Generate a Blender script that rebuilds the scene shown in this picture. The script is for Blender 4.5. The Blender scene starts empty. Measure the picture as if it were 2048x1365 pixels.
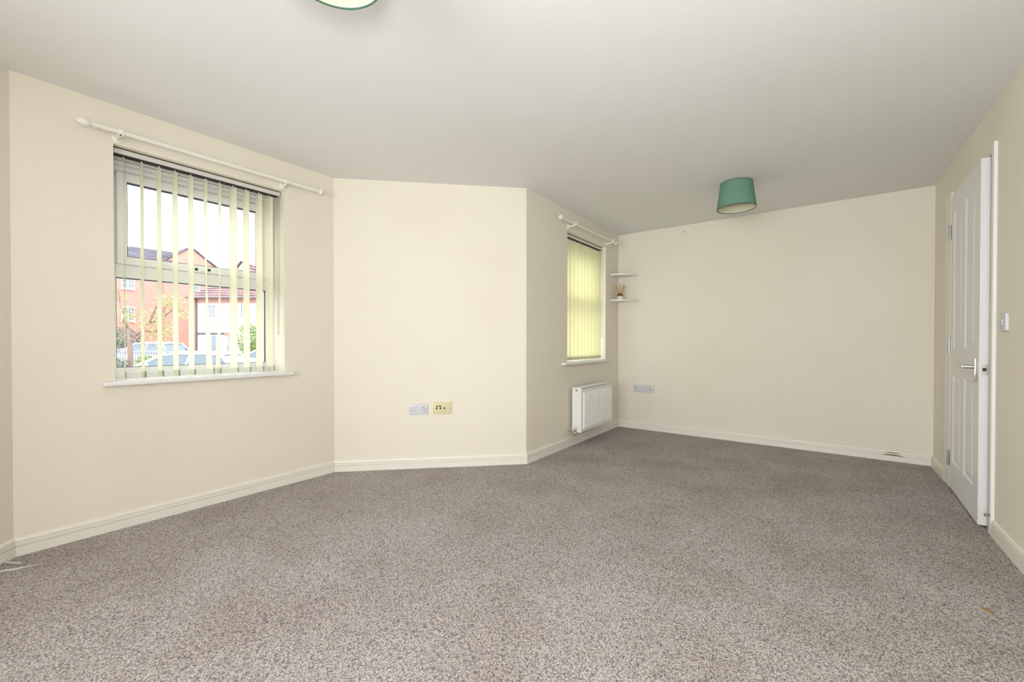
import bpy, bmesh, math, random
from mathutils import Vector, Matrix
random.seed(7)
PI = math.pi
scene = bpy.context.scene
COL = scene.collection

# ------------------------------------------------------------------ camera, world, lights, exposure
F_PX, CX, CY, W, H = 836.4, 1024.0, 690.87, 2048, 1365
YAW, PITCH, ROLL = 0.6419437, -0.0085996, 0.000354
CAM = Vector((0, 0, 1.03))
fw = Vector((-math.sin(YAW) * math.cos(PITCH), math.cos(YAW) * math.cos(PITCH), math.sin(PITCH)))
rt0 = Vector((math.cos(YAW), math.sin(YAW), 0))
up0 = rt0.cross(fw)
rt = rt0 * math.cos(ROLL) + up0 * math.sin(ROLL)
up = rt.cross(fw)
cd = bpy.data.cameras.new('camera')
cam = bpy.data.objects.new('camera', cd)
COL.objects.link(cam)
cam.matrix_world = Matrix(((rt.x, up.x, -fw.x, CAM.x), (rt.y, up.y, -fw.y, CAM.y), (rt.z, up.z, -fw.z, CAM.z), (0, 0, 0, 1)))
cd.sensor_width = 36.0
cd.lens = F_PX / W * 36.0
cd.shift_y = (CY - H / 2) / W
cd.clip_start = 0.02
cd.clip_end = 400
scene.camera = cam

SKY = 4.2
world = bpy.data.worlds.new('world')
scene.world = world
world.use_nodes = True
bg = world.node_tree.nodes['Background']
bg.inputs[0].default_value = (0.93, 0.96, 1.0, 1)      # plain overcast sky
bg.inputs[1].default_value = SKY

def area(name, loc, rot, sx, sy, watts, col):
    l = bpy.data.lights.new(name, 'AREA')
    l.shape = 'RECTANGLE'; l.size = sx; l.size_y = sy; l.energy = watts; l.color = col
    o = bpy.data.objects.new(name, l); COL.objects.link(o)
    o.location = loc; o.rotation_euler = rot
    return o
# added fill light, unseen behind the camera, set in an assumed opening
area('rear_fill_light', (-0.7, -2.75, 1.25), (PI / 2, 0, 0), 2.3, 2.0, 76, (0.95, 0.98, 1.0))
# the photographer's flash in its softbox, at the camera and tilted up
area('camera_flash', (0.02, -0.12, 1.28), (PI / 2 + 0.42, 0, 0.22), 0.4, 0.3, 29, (0.95, 0.98, 1.0))

scene.view_settings.view_transform = 'Standard'
scene.view_settings.look = 'None'
scene.view_settings.exposure = 0.0
scene.view_settings.gamma = 1.0
scene.view_settings.use_curve_mapping = False

def at(px, py, depth):
    """point seen at a pixel, at a forward depth"""
    return CAM + (fw + rt * ((px - CX) / F_PX) - up * ((py - CY) / F_PX)) * depth

# ------------------------------------------------------------------ materials
def srgb(r, g, b):
    f = lambda c: (c / 255 / 12.92) if c / 255 <= 0.04045 else ((c / 255 + 0.055) / 1.055) ** 2.4
    return (f(r), f(g), f(b), 1)

def mat(name, col, rough=0.6, metal=0.0, bump=None, var=None, spec=None):
    """bump=(scale, distance); var=(scale, colour2, low, high) mixes in a second colour by noise"""
    m = bpy.data.materials.new(name); m.use_nodes = True
    nt = m.node_tree; p = nt.nodes['Principled BSDF']
    p.inputs['Base Color'].default_value = col if len(col) == 4 else (*col, 1)
    p.inputs['Roughness'].default_value = rough
    p.inputs['Metallic'].default_value = metal
    if spec is not None: p.inputs['Specular IOR Level'].default_value = spec
    tc = nt.nodes.new('ShaderNodeTexCoord')
    if bump:
        n = nt.nodes.new('ShaderNodeTexNoise'); n.inputs['Scale'].default_value = bump[0]; n.inputs['Detail'].default_value = 3
        b = nt.nodes.new('ShaderNodeBump'); b.inputs['Distance'].default_value = bump[1]; b.inputs['Strength'].default_value = 1
        nt.links.new(tc.outputs['Object'], n.inputs['Vector'])
        nt.links.new(n.outputs[0], b.inputs['Height']); nt.links.new(b.outputs[0], p.inputs['Normal'])
    if var:
        n = nt.nodes.new('ShaderNodeTexNoise'); n.inputs['Scale'].default_value = var[0]; n.inputs['Detail'].default_value = 4
        r = nt.nodes.new('ShaderNodeValToRGB')
        r.color_ramp.elements[0].position = var[2]; r.color_ramp.elements[1].position = var[3]
        r.color_ramp.elements[0].color = p.inputs['Base Color'].default_value
        r.color_ramp.elements[1].color = var[1]
        nt.links.new(tc.outputs['Object'], n.inputs['Vector'])
        nt.links.new(n.outputs[0], r.inputs[0]); nt.links.new(r.outputs[0], p.inputs['Base Color'])
    return m

WALLC = (0.84, 0.787, 0.675, 1)
M = {}
M['wall'] = mat('cream_emulsion', WALLC, 0.75, bump=(260, 0.0003), var=(1.3, (0.81, 0.752, 0.635, 1), 0.45, 0.75))
M['ceiling'] = mat('ceiling_emulsion', (0.82, 0.82, 0.805, 1), 0.85, bump=(60, 0.0004), var=(0.9, (0.80, 0.795, 0.775, 1), 0.45, 0.75))
M['gloss'] = mat('cream_gloss_paint', (0.86, 0.82, 0.74, 1), 0.38, bump=(30, 0.0002))
M['door'] = mat('white_satin_paint', (0.84, 0.84, 0.845, 1), 0.42, bump=(90, 0.0001))
M['trim'] = mat('white_trim_paint', (0.84, 0.82, 0.78, 1), 0.4, bump=(30, 0.0002))
M['upvc'] = mat('upvc_white', (0.90, 0.91, 0.91, 1), 0.35)
M['sill'] = mat('sill_gloss_white', (0.85, 0.85, 0.84, 1), 0.3)
M['gasket'] = mat('black_gasket', (0.03, 0.03, 0.035, 1), 0.6)
M['rail'] = mat('blind_rail_aluminium', (0.74, 0.72, 0.68, 1), 0.35, 0.1)
M['pole'] = mat('white_pole_plastic', (0.85, 0.83, 0.76, 1), 0.4)
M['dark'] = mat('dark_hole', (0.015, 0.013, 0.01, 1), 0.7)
M['chrome'] = mat('chrome', (0.62, 0.61, 0.59, 1), 0.14, 1.0)
M['brushed'] = mat('brushed_steel', (0.5, 0.49, 0.47, 1), 0.35, 1.0)
M['socket'] = mat('white_socket_plastic', (0.66, 0.66, 0.70, 1), 0.35)
M['slot'] = mat('grey_slot', (0.28, 0.28, 0.3, 1), 0.6)
M['yellowed'] = mat('yellowed_plastic', (0.72, 0.66, 0.40, 1), 0.45)
M['radiator'] = mat('radiator_enamel', (0.86, 0.855, 0.82, 1), 0.3)
M['shelf'] = mat('white_shelf', (0.84, 0.82, 0.75, 1), 0.45)
M['amber'] = mat('amber_oil', (0.16, 0.075, 0.02, 1), 0.15)
M['reed'] = mat('reed', (0.55, 0.36, 0.15, 1), 0.8)
M['label'] = mat('paper_label', (0.78, 0.72, 0.68, 1), 0.6)
M['scuff'] = mat('bare_brown_scuff', (0.13, 0.07, 0.035, 1), 0.9, var=(90, (0.24, 0.14, 0.07, 1), 0.4, 0.7))
M['thread'] = mat('pale_backing', (0.60, 0.56, 0.50, 1), 0.85)
M['cord'] = mat('grey_cord', (0.36, 0.36, 0.33, 1), 0.6)
M['weight'] = mat('vane_weight', (0.36, 0.37, 0.33, 1), 0.5)
M['liner'] = None

def translucent_mat(name, col, tcol, fac, rough=0.8, weave=None):
    m = bpy.data.materials.new(name); m.use_nodes = True
    nt = m.node_tree; nt.nodes.clear()
    out = nt.nodes.new('ShaderNodeOutputMaterial')
    d = nt.nodes.new('ShaderNodeBsdfDiffuse'); d.inputs[0].default_value = col
    t = nt.nodes.new('ShaderNodeBsdfTranslucent'); t.inputs[0].default_value = tcol
    mx = nt.nodes.new('ShaderNodeMixShader'); mx.inputs[0].default_value = fac
    nt.links.new(d.outputs[0], mx.inputs[1]); nt.links.new(t.outputs[0], mx.inputs[2])
    nt.links.new(mx.outputs[0], out.inputs[0])
    if weave:
        tc = nt.nodes.new('ShaderNodeTexCoord')
        n = nt.nodes.new('ShaderNodeTexNoise'); n.inputs['Scale'].default_value = weave
        b = nt.nodes.new('ShaderNodeBump'); b.inputs['Distance'].default_value = 0.0004
        nt.links.new(tc.outputs['Object'], n.inputs[0]); nt.links.new(n.outputs[0], b.inputs['Height'])
        nt.links.new(b.outputs[0], d.inputs['Normal'])
    return m
M['vane'] = translucent_mat('blind_vane_fabric', (0.90, 0.88, 0.76, 1), (0.91, 0.89, 0.64, 1), 0.36, weave=500)
M['vane_backlit'] = translucent_mat('backlit_blind_vane_fabric', (0.89, 0.86, 0.66, 1), (0.95, 0.91, 0.46, 1), 0.42, weave=500)  # same cream fabric, with the yellow of backlighting put into its colour
M['shade_in'] = translucent_mat('shade_cream_lining', (0.80, 0.78, 0.58, 1), (0.45, 0.6, 0.4, 1), 0.15)
M['shade'] = translucent_mat('shade_teal_fabric', (0.20, 0.37, 0.29, 1), (0.27, 0.45, 0.34, 1), 0.2, weave=700)
M['shade_rim'] = mat('shade_dark_rim', (0.06, 0.15, 0.11, 1), 0.7)

def glass_mat(name, tint=(1, 1, 1, 1), ior=1.45):
    m = bpy.data.materials.new(name); m.use_nodes = True
    nt = m.node_tree; nt.nodes.clear()
    out = nt.nodes.new('ShaderNodeOutputMaterial')
    t = nt.nodes.new('ShaderNodeBsdfTransparent'); t.inputs[0].default_value = tint
    g = nt.nodes.new('ShaderNodeBsdfGlossy'); g.inputs['Roughness'].default_value = 0.02
    fr = nt.nodes.new('ShaderNodeFresnel'); fr.inputs[0].default_value = ior
    mx = nt.nodes.new('ShaderNodeMixShader')
    ge = nt.nodes.new('ShaderNodeNewGeometry'); ml = nt.nodes.new('ShaderNodeMath'); ml.operation = 'MULTIPLY'
    iv = nt.nodes.new('ShaderNodeMath'); iv.operation = 'SUBTRACT'; iv.inputs[0].default_value = 1
    nt.links.new(ge.outputs['Backfacing'], iv.inputs[1]); nt.links.new(iv.outputs[0], ml.inputs[0]); nt.links.new(fr.outputs[0], ml.inputs[1])
    nt.links.new(ml.outputs[0], mx.inputs[0]); nt.links.new(t.outputs[0], mx.inputs[1]); nt.links.new(g.outputs[0], mx.inputs[2])
    nt.links.new(mx.outputs[0], out.inputs[0])
    return m
M['glass'] = glass_mat('window_glass', (0.97, 0.985, 0.98, 1), 1.25)
M['jar'] = glass_mat('bottle_glass', (0.85, 0.8, 0.7, 1))

def carpet_mat():
    m = bpy.data.materials.new('taupe_loop_carpet'); m.use_nodes = True
    nt = m.node_tree; p = nt.nodes['Principled BSDF']; N = nt.nodes.new; L = nt.links.new
    p.inputs['Roughness'].default_value = 0.95; p.inputs['Specular IOR Level'].default_value = 0.1
    tc = N('ShaderNodeTexCoord')
    mp = N('ShaderNodeMapping'); mp.inputs['Rotation'].default_value = (0, 0, math.radians(6)); mp.inputs['Scale'].default_value = (1.0, 0.72, 1)
    L(tc.outputs['Object'], mp.inputs[0])
    # wobble so that the loop rows are not a grid
    wn = N('ShaderNodeTexNoise'); wn.inputs['Scale'].default_value = 9; wn.inputs['Detail'].default_value = 2
    L(mp.outputs[0], wn.inputs[0])
    wa = N('ShaderNodeVectorMath'); wa.operation = 'MULTIPLY_ADD'; wa.inputs[1].default_value = (0.02, 0.02, 0)
    L(wn.outputs['Color'], wa.inputs[0]); L(mp.outputs[0], wa.inputs[2])
    vo = N('ShaderNodeTexVoronoi'); vo.inputs['Scale'].default_value = 235
    L(wa.outputs[0], vo.inputs['Vector'])
    fn = N('ShaderNodeTexNoise'); fn.inputs['Scale'].default_value = 420; fn.inputs['Detail'].default_value = 2
    L(tc.outputs['Object'], fn.inputs[0])
    # loop tone: tip light, gap dark, plus a random fleck per loop
    r1 = N('ShaderNodeValToRGB')
    e = r1.color_ramp.elements
    e[0].position = 0.10; e[0].color = (0.77, 0.72, 0.715, 1)
    e[1].position = 0.72; e[1].color = (0.35, 0.315, 0.305, 1)
    L(vo.outputs['Distance'], r1.inputs[0])
    sep = N('ShaderNodeSeparateColor'); L(vo.outputs['Color'], sep.inputs[0])
    r2 = N('ShaderNodeValToRGB'); e = r2.color_ramp.elements
    e[0].position = 0.0; e[0].color = (0.42, 0.39, 0.38, 1)
    e[1].position = 1.0; e[1].color = (1.2, 1.2, 1.2, 1)
    k = e.new(0.30); k.color = (0.92, 0.91, 0.90, 1)
    k = e.new(0.80); k.color = (1.06, 1.06, 1.06, 1)
    L(sep.outputs[0], r2.inputs[0])
    m1 = N('ShaderNodeMix'); m1.data_type = 'RGBA'; m1.blend_type = 'MULTIPLY'; m1.inputs[0].default_value = 1
    L(r1.outputs[0], m1.inputs[6]); L(r2.outputs[0], m1.inputs[7])
    r3 = N('ShaderNodeValToRGB'); e = r3.color_ramp.elements
    e[0].position = 0.35; e[0].color = (0.72, 0.70, 0.69, 1); e[1].position = 0.65; e[1].color = (1.22, 1.22, 1.22, 1)
    L(fn.outputs[0], r3.inputs[0])
    m2 = N('ShaderNodeMix'); m2.data_type = 'RGBA'; m2.blend_type = 'MULTIPLY'; m2.inputs[0].default_value = 1
    L(m1.outputs[2], m2.inputs[6]); L(r3.outputs[0], m2.inputs[7])
    # broad traffic marks
    bn = N('ShaderNodeTexNoise'); bn.inputs['Scale'].default_value = 2.3; bn.inputs['Detail'].default_value = 5
    L(tc.outputs['Object'], bn.inputs[0])
    r4 = N('ShaderNodeValToRGB'); e = r4.color_ramp.elements
    e[0].position = 0.35; e[0].color = (0.88, 0.86, 0.84, 1); e[1].position = 0.62; e[1].color = (1.04, 1.04, 1.04, 1)
    L(bn.outputs[0], r4.inputs[0])
    m3 = N('ShaderNodeMix'); m3.data_type = 'RGBA'; m3.blend_type = 'MULTIPLY'; m3.inputs[0].default_value = 1
    L(m2.outputs[2], m3.inputs[6]); L(r4.outputs[0], m3.inputs[7])
    L(m3.outputs[2], p.inputs['Base Color'])
    b = N('ShaderNodeBump'); b.inputs['Distance'].default_value = 0.004; b.inputs['Strength'].default_value = 0.8; b.invert = True
    L(vo.outputs['Distance'], b.inputs['Height']); L(b.outputs[0], p.inputs['Normal'])
    return m
M['carpet'] = carpet_mat()

def brick_mat(name, c1, c2, mortar, scale):
    m = bpy.data.materials.new(name); m.use_nodes = True
    nt = m.node_tree; p = nt.nodes['Principled BSDF']
    p.inputs['Roughness'].default_value = 0.9
    tc = nt.nodes.new('ShaderNodeTexCoord')
    mp = nt.nodes.new('ShaderNodeMapping'); mp.inputs['Rotation'].default_value = (PI / 2, 0, PI / 2)
    sx = nt.nodes.new('ShaderNodeSeparateXYZ'); cb = nt.nodes.new('ShaderNodeCombineXYZ')
    ad = nt.nodes.new('ShaderNodeMath'); ad.operation = 'ADD'
    nt.links.new(tc.outputs['Object'], sx.inputs[0])
    nt.links.new(sx.outputs[0], ad.inputs[0]); nt.links.new(sx.outputs[1], ad.inputs[1])
    nt.links.new(ad.outputs[0], cb.inputs[0]); nt.links.new(sx.outputs[2], cb.inputs[1])
    br = nt.nodes.new('ShaderNodeTexBrick')
    br.inputs['Color1'].default_value = c1; br.inputs['Color2'].default_value = c2; br.inputs['Mortar'].default_value = mortar
    br.inputs['Scale'].default_value = scale; br.inputs['Mortar Size'].default_value = 0.02
    nt.links.new(cb.outputs[0], br.inputs['Vector']); nt.links.new(br.outputs[0], p.inputs['Base Color'])
    return m
M['brick'] = brick_mat('red_brick', (0.56, 0.26, 0.20, 1), (0.62, 0.31, 0.25, 1), (0.6, 0.42, 0.37, 1), 2.2)
M['render'] = mat('white_render', (0.78, 0.77, 0.75, 1), 0.9, bump=(6, 0.01))
M['tile_grey'] = mat('grey_roof_tile', (0.20, 0.19, 0.23, 1), 0.7, var=(1.2, (0.32, 0.30, 0.34, 1), 0.4, 0.7))
M['tile_red'] = mat('red_roof_tile', (0.27, 0.18, 0.20, 1), 0.75, var=(1.0, (0.44, 0.26, 0.26, 1), 0.4, 0.65))
M['barge'] = mat('white_bargeboard', (0.8, 0.8, 0.8, 1), 0.5)
M['pipe'] = mat('brown_downpipe', (0.16, 0.11, 0.12, 1), 0.5)
M['farglass'] = mat('house_window_glass', (0.20, 0.25, 0.28, 1), 0.1, spec=0.8)
M['carpaint'] = mat('white_car_paint', (0.80, 0.81, 0.83, 1), 0.2)
M['carglass'] = mat('car_window_glass', (0.10, 0.14, 0.17, 1), 0.04, spec=1.0)
M['tyre'] = mat('tyre_rubber', (0.03, 0.03, 0.03, 1), 0.9)
M['fence'] = mat('grey_fence_paint', (0.30, 0.31, 0.38, 1), 0.6)
M['bark'] = mat('tree_bark', (0.30, 0.20, 0.17, 1), 0.9, bump=(40, 0.01))
M['leaf1'] = mat('yellow_green_leaf', (0.44, 0.46, 0.20, 1), 0.7, var=(3, (0.52, 0.44, 0.22, 1), 0.45, 0.6))
M['leaf2'] = mat('mid_green_leaf', (0.20, 0.30, 0.07, 1), 0.7, var=(3, (0.34, 0.38, 0.12, 1), 0.45, 0.6))
M['leaf3'] = mat('grey_green_leaf', (0.16, 0.19, 0.13, 1), 0.7, var=(3, (0.28, 0.28, 0.24, 1), 0.45, 0.6))
M['asphalt'] = mat('grey_asphalt', (0.20, 0.20, 0.21, 1), 0.9, bump=(40, 0.004), var=(0.8, (0.28, 0.28, 0.28, 1), 0.4, 0.7))
M['lamp_white'] = mat('headlamp', (0.7, 0.75, 0.8, 1), 0.1)

# ------------------------------------------------------------------ mesh helpers
def obj(name, bm, m, parent=None, smooth=False):
    me = bpy.data.meshes.new(name)
    bmesh.ops.recalc_face_normals(bm, faces=bm.faces)
    bm.to_mesh(me); bm.free()
    if isinstance(m, (list, tuple)):
        for k in m: me.materials.append(k)
    else: me.materials.append(m)
    if smooth:
        me.polygons.foreach_set('use_smooth', [True] * len(me.polygons))
        try: me.set_sharp_from_angle(angle=math.radians(38))
        except Exception: pass
    o = bpy.data.objects.new(name, me); COL.objects.link(o)
    if parent is not None: o.parent = parent
    return o

def tag(o, label, cat, group=None):
    o['label'] = label; o['category'] = cat
    if group: o['group'] = group
    return o

def empty(name, loc=(0, 0, 0), rz=0.0):
    o = bpy.data.objects.new(name, None); COL.objects.link(o)
    o.location = loc; o.rotation_euler = (0, 0, rz); o.empty_display_size = 0.1
    return o

def struct(name, bm, m, parent=None, smooth=False):
    o = obj(name, bm, m, parent, smooth)
    if parent is None: o['kind'] = 'structure'
    return o

def sempty(name, loc=(0, 0, 0), rz=0.0):
    o = empty(name, loc, rz); o['kind'] = 'structure'; return o

def add_box(bm, x0, x1, y0, y1, z0, z1, bev=0.0, mtx=None, seg=1):
    r = bmesh.ops.create_cube(bm, size=1.0)
    vs = r['verts']
    for v in vs:
        v.co = Vector(((x0 + x1) / 2 + v.co.x * (x1 - x0), (y0 + y1) / 2 + v.co.y * (y1 - y0), (z0 + z1) / 2 + v.co.z * (z1 - z0)))
    if bev:
        es = list({e for v in vs for e in v.link_edges})
        rr = bmesh.ops.bevel(bm, geom=es, offset=bev, segments=seg, affect='EDGES', profile=0.6)
        vs = list({v for f in rr['faces'] for v in f.verts} | {v for v in vs if v.is_valid})
    if mtx is not None:
        for v in vs: v.co = mtx @ v.co
    return vs

def B(*boxes, bev=0.0, seg=1):
    bm = bmesh.new()
    for b in boxes: add_box(bm, *b, bev=bev, seg=seg)
    return bm

def add_prism(bm, pts, vec):
    """pts: closed polygon of 3-D points, extruded along vec"""
    a = [bm.verts.new(p) for p in pts]
    b = [bm.verts.new(Vector(p) + Vector(vec)) for p in pts]
    bm.faces.new(a); bm.faces.new(list(reversed(b)))
    n = len(pts)
    for i in range(n): bm.faces.new((a[i], b[i], b[(i + 1) % n], a[(i + 1) % n]))

def add_lathe(bm, prof, origin, axis=(0, 0, 1), n=24, cap=True):
    """prof: list of (distance along axis, radius)"""
    ax = Vector(axis).normalized()
    u = ax.orthogonal().normalized(); w = ax.cross(u)
    rings = []
    for d, r in prof:
        rings.append([bm.verts.new(Vector(origin) + ax * d + (u * math.cos(2 * PI * i / n) + w * math.sin(2 * PI * i / n)) * max(r, 1e-5)) for i in range(n)])
    for a, b in zip(rings, rings[1:]):
        for i in range(n): bm.faces.new((a[i], a[(i + 1) % n], b[(i + 1) % n], b[i]))
    if cap:
        bm.faces.new(rings[0]); bm.faces.new(list(reversed(rings[-1])))

def L_(prof, origin, axis=(0, 0, 1), n=24, cap=True):
    bm = bmesh.new(); add_lathe(bm, prof, origin, axis, n, cap); return bm

def add_tube(bm, pts, r, n=8):
    pts = [Vector(p) for p in pts]
    rs = r if isinstance(r, (list, tuple)) else [r] * len(pts)
    rings = []; u = None
    for i, p in enumerate(pts):
        t = (pts[min(i + 1, len(pts) - 1)] - pts[max(i - 1, 0)]).normalized()
        if u is None: u = t.orthogonal().normalized()
        u = (u - t * u.dot(t)).normalized(); w = t.cross(u)
        rings.append([bm.verts.new(p + (u * math.cos(2 * PI * k / n) + w * math.sin(2 * PI * k / n)) * rs[i]) for k in range(n)])
    for a, b in zip(rings, rings[1:]):
        for k in range(n): bm.faces.new((a[k], a[(k + 1) % n], b[(k + 1) % n], b[k]))
    bm.faces.new(rings[0]); bm.faces.new(list(reversed(rings[-1])))

def T_(pts, r, n=8):
    bm = bmesh.new(); add_tube(bm, pts, r, n); return bm

# ------------------------------------------------------------------ room shell
XA, XC, XE = -3.103, -2.0125, 0.724
Y1, Y2, Y3, YD = 0.1684, 1.8036, 2.8941, 4.8522
YF, YR = Y1 - 1.0905, -2.6
HC, TH = 2.318, 0.32
WIN1 = (0.530, 1.427, 0.812, 2.107)
WIN2 = (3.592, 4.481, 0.827, 2.110)

def wall_x(name, xin, sgn, ya, yb, hole=None):
    """wall slab in a plane x = xin, thick towards sgn"""
    x0, x1 = sorted((xin, xin + sgn * TH))
    bm = bmesh.new()
    if hole is None: add_box(bm, x0, x1, ya, yb, -0.1, HC)
    else:
        h0, h1, z0, z1 = hole
        add_box(bm, x0, x1, ya, h0, -0.1, HC); add_box(bm, x0, x1, h1, yb, -0.1, HC)
        add_box(bm, x0, x1, h0, h1, -0.1, z0); add_box(bm, x0, x1, h0, h1, z1, HC)
    return struct(name, bm, M['wall'])

def wall_seg(name, a, b, ext_a=0.0, ext_b=0.0):
    """slab from a to b, room on the right hand when walking a -> b ... thick to the left"""
    a, b = Vector((*a, 0)), Vector((*b, 0)); d = (b - a).normalized(); n = Vector((-d.y, d.x, 0))
    bm = bmesh.new()
    add_prism(bm, [a + Vector((0, 0, -0.1)), b + Vector((0, 0, -0.1)), b + n * TH + d * ext_b + Vector((0, 0, -0.1)), a + n * TH - d * ext_a + Vector((0, 0, -0.1))], (0, 0, HC + 0.1))
    return struct(name, bm, M['wall'])

c45 = TH * math.tan(math.radians(22.5))
def slabA():
    # window wall of the bay, mitred to its canted neighbours
    bm = bmesh.new(); h0, h1, z0, z1 = WIN1
    def piece(ya, yb, za, zb, ea=0, eb=0):
        add_prism(bm, [(XA, ya, za), (XA, yb, za), (XA - TH, yb + eb, za), (XA - TH, ya - ea, za)], (0, 0, zb - za))
    piece(Y1, h0, -0.1, HC, ea=c45); piece(h1, Y2, -0.1, HC, eb=c45)
    piece(h0, h1, -0.1, z0); piece(h0, h1, z1, HC)
    struct('wall_left', bm, M['wall'])
slabA()
wall_seg('wall_bay', (XC, YF), (XA, Y1), 0, c45)
wall_seg('wall_angled', (XA, Y2), (XC, Y3), c45, -c45)
wall_x('wall_alcove', XC, -1, Y3, YD, WIN2)
wall_seg('wall_back', (XC, YD), (XE, YD), TH, TH)
wall_x('wall_near', XC, -1, YR, YF)
# right wall, with the shallow recess of the door opening
DY0, DY1, DZ = 3.330, 4.238, 2.062
bm = bmesh.new()
add_box(bm, XE, XE + TH, YR, DY0, -0.1, HC); add_box(bm, XE, XE + TH, DY1, YD, -0.1, HC)
add_box(bm, XE, XE + TH, DY0, DY1, DZ, HC); add_box(bm, XE + 0.09, XE + TH, DY0, DY1, -0.1, DZ)
struct('wall_right', bm, M['wall'])
# unseen wall behind the camera, its opening added for the fill light
bm = bmesh.new()
add_box(bm, XC - TH, -1.9, YR - TH, YR, -0.1, HC); add_box(bm, 0.5, XE + TH, YR - TH, YR, -0.1, HC); add_box(bm, -1.9, 0.5, YR - TH, YR, 2.15, HC)
struct('wall_front', bm, M['wall'])
bm = bmesh.new()
for x0, x1, z0, z1 in ((-1.9, -1.83, 0, 2.15), (0.43, 0.5, 0, 2.15), (-0.75, -0.65, 0, 2.15), (-1.9, 0.5, 0, 0.08), (-1.9, 0.5, 2.07, 2.15)):
    add_box(bm, x0, x1, YR - 0.09, YR - 0.03, z0, z1)
w3 = struct('fill_opening_frame', bm, M['upvc'])  # unseen frame, added round the opening of the fill light

bm = bmesh.new()
poly = [(XA - 0.2, Y1 - .1, -0.1), (XA - 0.2, Y2 + .1, -0.1), (XC - 0.2, Y3 + .1, -0.1), (XC - 0.2, YD + 0.2, -0.1), (XE + 0.2, YD + 0.2, -0.1), (XE + 0.2, YR - 0.2, -0.1), (XC - 0.2, YR - 0.2, -0.1), (XC - .2, YF - .1, -0.1)]
add_prism(bm, poly, (0, 0, 0.1)); struct('floor', bm, M['carpet'])
bm = bmesh.new(); add_prism(bm, [(x, y, HC) for x, y, z in poly], (0, 0, 0.15)); struct('ceiling', bm, M['ceiling'])

# skirting boards: moulded profile swept along each wall
SK = [(0, 0), (0.015, 0), (0.015, 0.0450), (0.0085, 0.0465), (0.0085, 0.0490), (0.0148, 0.0510), (0.0148, 0.0655), (0.0080, 0.0670), (0.0080, 0.0695), (0.0130, 0.0715), (0.0095, 0.083), (0.003, 0.0865), (0, 0.0865)]
def skirting(name, a, b, ma, mb, mtl=None):
    """a -> b with the room on the right; ma, mb = mitre tangents"""
    a, b = Vector((*a, 0)), Vector((*b, 0)); d = (b - a).normalized(); n = Vector((d.y, -d.x, 0))
    bm = bmesh.new()
    A = [bm.verts.new(a + n * t + d * t * ma + Vector((0, 0, z))) for t, z in SK]
    Bv = [bm.verts.new(b + n * t - d * t * mb + Vector((0, 0, z))) for t, z in SK]
    k = len(SK)
    for i in range(k): bm.faces.new((A[i], A[(i + 1) % k], Bv[(i + 1) % k], Bv[i]))
    bm.faces.new(A); bm.faces.new(list(reversed(Bv)))
    return struct(name, bm, mtl or M['gloss'])
t22 = math.tan(math.radians(22.5))
skirting('baseboard_near', (XC, YR), (XC, YF), 0, -t22)
skirting('baseboard_bay', (XC, YF), (XA, Y1), -t22, t22)
skirting('baseboard_left', (XA, Y1), (XA, Y2), t22, t22)
skirting('baseboard_angled', (XA, Y2), (XC, Y3), t22, -t22)
skirting('baseboard_alcove', (XC, Y3), (XC, YD), -t22, 1)
sb = skirting('baseboard_back', (XC, YD), (XE, YD), 1, 1)
skirting('baseboard_right', (XE, YD), (XE, 4.372), 1, 0)
skirting('baseboard_side', (XE, 3.288), (XE, YR), 0, 0)
# bare patches where the paint is knocked off the back skirting
def scuff(x0, x1, z0, z1, yy):
    bm = bmesh.new(); n = 9
    top = []; bot = []
    for i in range(n):
        t = i / (n - 1); x = x0 + (x1 - x0) * t
        h = math.sin(PI * t) ** 0.7 * (0.75 + 0.25 * random.random())
        top.append((x, yy, z0 + (z1 - z0) * max(h, .06))); bot.append((x, yy, z0))
    add_prism(bm, bot + top[::-1], (0, 0.003, 0))
    return obj('scuff_mark', bm, M['scuff'], sb)
scuff(0.405, 0.545, 0.0495, 0.061, YD - 0.0156)
scuff(0.420, 0.530, 0.0705, 0.0775, YD - 0.0136)

# ------------------------------------------------------------------ windows
def ring(bm, x0, x1, ya, yb, za, zb, w, wb=None, wt=None, bev=0.0):
    wb = w if wb is None else wb; wt = w if wt is None else wt
    add_box(bm, x0, x1, ya, ya + w, za, zb, bev); add_box(bm, x0, x1, yb - w, yb, za, zb, bev)
    add_box(bm, x0, x1, ya + w, yb - w, za, za + wb, bev); add_box(bm, x0, x1, ya + w, yb - w, zb - wt, zb, bev)

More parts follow.
